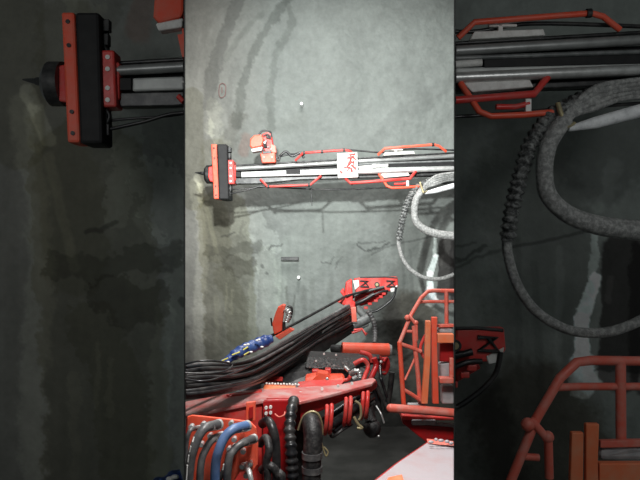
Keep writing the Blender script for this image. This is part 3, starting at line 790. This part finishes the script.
# hoses hanging in front of the chassis
b = MB(FC); b.tube([(294,400,3.75),(291,412,3.62),(289.5,430,3.55),(291,450,3.5),(293.5,500,3.5)], [5.2, 5.4, 5.6, 5.8, 6.2], False, n=16, rib=(7.4, .14))
solo('ribbed_hose', b, 'hose', 'black ribbed hose hanging straight down in front of the bolted red panel', 'hose')
T = thing('large_hose', 'widest black hose bent under the chassis with two clamp bands, right of the ribbed hose', 'hose', FC, (312, 480, 3.6))
b = MB(FC); b.tube([(303,428,3.82),(309,420,3.76),(312,426,3.66),(313,440,3.62),(312,460,3.6),(311,500,3.6)], [5, 8, 9.4, 9.6, 9.4, 9.4], True, n=20); link('hose_body', b, 'rubber', T)
for y in (455, 469): 
    b = MB(FC); b.tube([(312,y-3,3.6),(312,y+3,3.6)], 10.4, n=20); link('clamp_band', b, 'hose_grey', T)
b = MB(FC); b.tube([(262,424,3.55),(268,421,3.5),(273,430,3.45),(276,450,3.45),(276,500,3.45)], 4.6, True, n=14); solo('curved_hose', b, 'hose', 'black curved hose just right of the orange hose connection plate, topmost there', 'hose')
b = MB(FC); b.tube([(260,444,3.4),(266,438,3.35),(269,450,3.3),(266,466,3.3),(268,500,3.3),(268,745,3.3)], 4.0, True, n=14); solo('tangled_hose', b, 'rubber', 'lumpy black hose against the right edge of the orange plate, below the topmost hose', 'hose')
b = MB(FC); b.tube([(262,470,3.35),(270,466,3.3),(278,476,3.3),(282,500,3.3),(283,745,3.3)], 4.5, True, n=12)
solo('tangled_hose', b, 'rubber', 'lowest black hose stub arching at the bottom edge right of the orange plate', 'hose')

# work lamp at the end of the chassis
T = thing('work_lamp', 'round black lamp housing hanging below the far end of the chassis', 'lamp', FC, (372, 440, 4.4))
b = MB(FC); b.ball(372, 428, 9.2, 4.4, 1, 1.05); link('housing', b, 'rubber', T)
b = MB(FC); b.tube([(369,394,4.5),(370,408,4.45),(371,422,4.4)], [5, 4, 6.5], True, n=12); link('bracket', b, 'rubber', T)
b = MB(FC); b.ball(378.6, 436.2, 1.3, 4.25); b.tube([(376,406,4.35),(381,414,4.3),(384,423,4.3)], .9, True); link('bright_edge', b, 'steel', T)

# ---------------------------------------------------------------- orange connection plate with hoses
FB = mid(2.75, ab=True)
T = thing('connection_plate', 'orange red plate full of silver hose fittings at the lower left', 'plate', FB, (222, 470, 2.8))
b = MB(FB); b.slab([(187,417,2.86),(192,415.5,2.85),(236,420,2.8),(250,422,2.78),(256,428,2.77),(258,445,2.77),(257.5,465,2.77),(253,471,2.77),(240,472,2.78),(222,500,2.8),(187,500,2.86)], vec=(0,.018,0)); link('plate', b, 'orange', T, .004)
ft = [(191,427.5),(203,425),(216,425),(231,424),(243,426),(210,436.5),(219,436),(234,440),(229,449.5),(250,439.5),(243,452),(242,467),(250,464.5),(201,445),(228,461),(246,476)]
for x, y in ft:
    b = MB(FB); b.disc(x, y, 3.0, 4, 2.75, n=6); b.disc(x, y, 2.2, 7, 2.72, n=12); link('fitting', b, 'steel', T, 0, 'silver fitting')
def bulk_hose(pts, r, mat, label, col='steel', stripe=None):
    T = thing('hydraulic_hose', label, 'hose', FB, pts[-1], 'hydraulic hoses on the orange connection plate')
    b = MB(FB); b.tube(pts, r, True, n=16); link('hose_body', b, mat, T)
    p0, p1 = pts[0], pts[1]
    L = math.hypot(p1[0]-p0[0], p1[1]-p0[1]); ux, uy = (p1[0]-p0[0])/L, (p1[1]-p0[1])/L
    b = MB(FB); b.tube([(p0[0]-ux*2, p0[1]-uy*2, p0[2]+.02), (p0[0]+ux*2.2, p0[1]+uy*2.2, p0[2])], r+.7, n=12)
    b.tube([(p0[0]+ux*2.2, p0[1]+uy*2.2, p0[2]), (p0[0]+ux*8, p0[1]+uy*8, lerp(p0[2], p1[2], min(1, 8/L)))], r+.35, n=16)
    link('ferrule', b, 'steel', T, 0, 'silver ferrule')
    if stripe:
        b = MB(FB)
        for a, c in stripe: b.tube([a, c], .7, n=6)
        link('printed_stripe', b, 'white', T)
bulk_hose([(218,424.6,2.70),(207,427,2.63),(200,434,2.6),(194,448,2.58),(190,465,2.58),(187.6,500,2.58)], 4.6, 'hose_grey', 'thick grey hose with a white stripe, leftmost full hose on the orange plate',
          stripe=[((194.2,436.6,2.51),(192.6,442,2.50)),((190.8,446,2.50),(189.6,452,2.50)),((188.8,455,2.50),(187.8,462,2.50)),((187.3,465,2.50),(186.4,480,2.50))])
bulk_hose([(221,436,2.74),(213,439,2.68),(206,449,2.65),(201,464,2.63),(199,500,2.62)], 3.7, 'hose_grey', 'grey hose between the white striped hose and the blue hose')
bulk_hose([(246,426,2.68),(234,429,2.60),(225,437,2.57),(219,450,2.55),(215.5,466,2.55),(214.5,500,2.55)], 4.8, 'bluehose', 'thick blue hose in the middle of the orange connection plate')
bulk_hose([(253,439,2.70),(243,443,2.63),(234,450,2.6),(228.5,462,2.58),(226,500,2.58)], 4.0, 'hose_grey', 'dark grey hose just right of the blue hose, from the plate edge', stripe=[((223.8,464,2.52),(222.8,470,2.52))])
bulk_hose([(199,428,2.8),(192,429,2.72),(188.6,434,2.70),(186.6,444,2.70),(185.6,460,2.70)], 2.2, 'hose_grey', 'thin grey hose at the far left edge of the orange plate')
bulk_hose([(235,447,2.78),(229,453,2.72),(225,468,2.7),(208,500,2.7)], 2.8, 'hose', 'thin black hose hidden behind the blue and dark grey hoses')
bulk_hose([(246,466,2.74),(249,472,2.68),(251,482,2.66),(251,500,2.66)], 2.6, 'steel', 'short silver hose at the bottom right corner of the orange plate')

# ---------------------------------------------------------------- basket (railed cage)
def make_basket(F, label, full=True):
    T = thing('work_basket', label, 'basket', F, (430, 430 if full else 345, 10))
    def t(name, pts, r, mat='pink', curve=False, lb=None):
        b = MB(F); b.tube(pts, r, curve, n=12); return link(name, b, mat, T, 0, lb)
    t('top_rail', [(399.5,343,-4),(411,315,2),(421,298,8),(428,291.4,12),(434,290.6,14),(464,291,14)], 2.0, 'pink')
    t('second_rail', [(419,302,10),(430,301.6,14),(464,301.6,14)], 1.6, 'pink')
    t('upright', [(446.4,291,13),(446.6,327,13)], 2.1)
    t('side_rail', [(404.5,331,0),(412,331.5,0)], 1.5)
    t('side_rail', [(405.5,318.5,-2),(409,316,-2),(416,324,-2),(416.4,340,0)], 1.8)
    b = MB(F); b.ball(407.4, 317.6, 2.9, -2); b.ball(415.8, 322.8, 2.6, -2); link('hinge', b, 'pink', T)
    if full:
        t('brace', [(399.6,343.5,-4),(410,347,-2),(421,351.5,0)], 2.0)
        t('upright', [(399.6,342,-4),(401.6,374,-4),(404,408,-4)], 2.4, 'orange')
        t('upright', [(414,326,0),(415,346,0),(418,375,2),(420,402,2)], 2.3)
        t('diagonal_brace', [(417.5,352,2),(412,365,2),(405,380,-2)], 1.1)
        t('brace', [(403.6,389.5,-4),(412,394.5,-2),(423,402,0)], 1.9)
        t('bent_rail', [(429,330,2),(424,338,4),(420.4,348,4),(423,356,4),(427,360,4)], 1.5, 'red', True)
        t('base_rail', [(390.6,408.2,-16),(420,410,-16),(464,413.8,-16)], 4.3, 'pink', lb='thick horizontal base rail')
        b = MB(F); b.ball(390.6, 408.2, 4.3, -16); link('rail_end', b, 'pink', T)
        b = MB(F); b.slab([(402,417,2),(408,417,2),(420,425,2),(454,428,2),(454,440,2),(428,444,2),(403,424,2)], t=14); link('foot_plate', b, 'dark_red', T, .01)
        b = MB(F); b.slab([(402,415,0),(454,418,0),(454,420.5,0),(402,420.5,0)], t=20); link('floor_frame', b, 'red', T, .006)
        b = MB(F); b.box(412, 420, 436, 425.5, 8, -2); b.slab([(418,422,4),(454,424,4),(454,431,4),(430,431,4)], t=4); link('grey_panel', b, 'greybox', T, .006)
        b = MB(F); b.slab([(432,446,20),(454,446,20),(454,600,20),(432,600,20)], t=30); link('pedestal', b, 'dark_red', T, .01)
    b = MB(F); b.slab([(426,321,-9),(431,321,-9),(430.6,360,-9),(427.8,404,-9),(421.6,404,-9),(424.8,360,-9)], t=6); link('flat_post', b, 'amber', T, .005, 'flat orange post')
    b = MB(F); b.slab([(432,317.4,-8),(437.6,317.4,-8),(437,334,-8),(439,404,-8),(433,404,-8),(432,350,-8)], t=6); link('flat_post', b, 'amber' if not full else 'orange', T, .005, 'flat orange post')
    b = MB(F); b.slab([(437.6,334,-6),(464,334,-6),(464,343,-6),(437.6,343,-6)], t=8); link('cross_beam', b, 'amber', T, .005, 'wide orange cross beam')
    b = MB(F); b.slab([(438,324.5,4),(464,324,4),(464,327,4),(438,327.5,4)], t=6); link('inner_rail', b, 'pink', T, .004)
    b = MB(F); b.slab([(438,328,6),(450,326.5,8),(464,327,6),(464,333,4),(438,333,4)], t=10); link('seat_cushion', b, 'greybox', T, .02, 'pale dusty cushion')
    if full:
        b = MB(F); b.box(440, 343, 464, 362, 10, 8); link('red_casing', b, 'dark_red', T, .01)
        b = MB(F); b.slab([(440,364,10),(454,362,10),(454,378,10),(440,380,10)], t=12); b.box(442, 386, 454, 404, 10, 12); link('grey_casing', b, 'greybox', T, .01)
        b = MB(F); b.box(440, 378, 456, 383.6, 10, -2); b.box(450, 358, 454, 378, 6, 0); link('casing_bracket', b, 'pink', T, .008)
        b = MB(F); b.box(408, 404, 424, 407, 6, 4); b.slab([(419,398,3),(427,398,3),(426,406,3),(418,406,3)], t=5); link('foot_block', b, 'greybox', T, .006)
    return T
make_basket(mid(4.5), 'salmon red railed work basket with orange posts at the right of the bright middle bay')
make_basket(rig(2.6), 'added dim copy of the red railed work basket top low in the dark right bay', False)  # added copy of the basket top, enlarged for the right band

# ---------------------------------------------------------------- pale deck in the foreground
FD = mid(3.0, ab=True)
T = thing('canopy_deck', 'pale pinkish sheet metal deck in the bottom right corner of the bright bay', 'deck', FD, (420, 478, 3.0))
b = MB(FD); b.slab([(366,486,2.95),(394,464,3.24),(426.5,442,3.60),(454.4,445,3.55),(454.4,492,2.88)], vec=(0,0,-.03)); link('sheet', b, 'deck', T, .006)
b = MB(FD); b.slab([(366,486,2.95),(394,464,3.24),(426.5,442,3.60),(426.5,452,3.60),(394,474,3.24),(366,498,2.95)], vec=(.03,.02,0)); link('edge', b, 'dark_red', T, .004)
b = MB(FD)
for x, y, w in ((431,442,1.5),(436,439.5,1),(441,440.5,1.6),(447,441.5,1.3),(451,443,1.4)): b.ball(x, y, 1.9, 3.5, w, .8)
link('knob', b, 'deck', T, 0, 'small pale knob')
b = MB(FD); b.slab([(427,440.5,3.6),(454,443,3.55),(454,446,3.5),(428,443.5,3.56)], vec=(0,.02,.005)); link('rim', b, 'pink', T, .003)
b = MB(FD); b.slab([(388,479.5,2.96),(402,476.5,3.0),(404,483,2.94),(386,484,2.93)], vec=(0,0,.012)); link('warning_patch', b, 'amber', T, .003, 'orange patch')
b = MB(FD); b.slab([(420,500,2.95),(454,500,2.95),(454,800,2.95),(420,800,2.95)], vec=(0,.3,0)); link('under_frame', b, 'dark_red', T, .01)

# ---------------------------------------------------------------- small things on the rock face
FW = mid(8.9)
for (x, y, lb) in ((301.5,103.5,'small round white marker high on the rock face above the gripper'),(298.5,277.5,'small round white marker on the rock face above the red valve bracket')):
    b = MB(FW); b.disc(x, y, 1.9, 6, -3, n=16, r2=1.5); solo('wall_marker', b, 'reflector', lb, 'marker', 'white markers on the rock face')
b = MB(FW); b.box(281, 257, 298.6, 260.4, 5, -3); solo('iron_bar', b, 'darksteel', 'short dark iron bar set level in the rock face above the lower marker', 'bar', bevel=.005)
b = MB(FW); b.tube([(222.5,83,-1.5),(219.6,85.5,-1.5),(219,94,-1.5),(221,97.6,-1.5),(225,95,-1.5),(225.6,86,-1.5),(222.5,83,-1.5)], .45, True, n=6); b.tube([(221.8,87,-1.5),(222,93,-1.5)], .45)
solo('painted_ring', b, noisy('faded_red_mark', (.22,.12,.11), (.26,.16,.15), .7, 20), 'faded red oval mark on the rock face at the upper left', 'mark')

# ---------------------------------------------------------------- lights, sky, camera
def area(name, loc, tgt, size, power, col=(1, 1, 1), sy=None):
    l = bpy.data.lights.new(name, 'AREA'); l.energy = power; l.size = size; l.color = col
    if sy: l.shape = 'RECTANGLE'; l.size_y = sy
    o = bpy.data.objects.new(name, l); COL.objects.link(o); o.location = loc
    o.rotation_euler = (Vector(tgt)-Vector(loc)).to_track_quat('-Z', 'Y').to_euler()
def spot(name, loc, tgt, power, ang, rad=.08, col=(1, 1, 1), blend=.8):
    l = bpy.data.lights.new(name, 'SPOT'); l.energy = power; l.spot_size = math.radians(ang); l.spot_blend = blend
    l.shadow_soft_size = rad; l.color = col
    o = bpy.data.objects.new(name, l); COL.objects.link(o); o.location = loc
    o.rotation_euler = (Vector(tgt)-Vector(loc)).to_track_quat('-Z', 'Y').to_euler()
spot('rig_floodlight', (-.40, 2.3, EYE+1.02), (.1, 9, EYE+1.0), 1800, 62, .045, (.97, 1, .98))
area('tunnel_fill', (0, 5.6, EYE+4.0), (0, 5.9, 0), 1.6, 240, (1, .98, .96), 1.2)  # unseen fill added overhead to brighten the machinery
area('front_fill', (0.0, 2.2, EYE+1.16), (0, 3.3, EYE-1.0), .4, 78, (1, .97, .95))  # unseen fill added to brighten the chassis and the plate hoses
area('left_bay_fill', (-1.3, .9, EYE+.9), (-1.3, 3.9, EYE-.1), .5, 5.6)  # unseen fill added to lift the dim left bay
area('right_bay_fill', (1.3, .9, EYE+.9), (1.3, 3.9, EYE-.1), .5, 5.6)  # the same added fill for the right bay

w = bpy.data.worlds.new('tunnel_air'); SC.world = w; w.use_nodes = True
w.node_tree.nodes['Background'].inputs['Color'].default_value = (.80, .88, .86, 1)
w.node_tree.nodes['Background'].inputs['Strength'].default_value = .10

cam = bpy.data.cameras.new('camera'); co = bpy.data.objects.new('camera', cam); COL.objects.link(co)
co.location = (0, 0, EYE); co.rotation_euler = (math.radians(90), 0, 0)
cam.sensor_width = 36; cam.lens = 36*FOC/640; cam.clip_start = .05
SC.camera = co
SC.view_settings.view_transform = 'Standard'; SC.view_settings.look = 'None'
SC.view_settings.exposure = 0; SC.view_settings.gamma = 1; SC.view_settings.use_curve_mapping = False
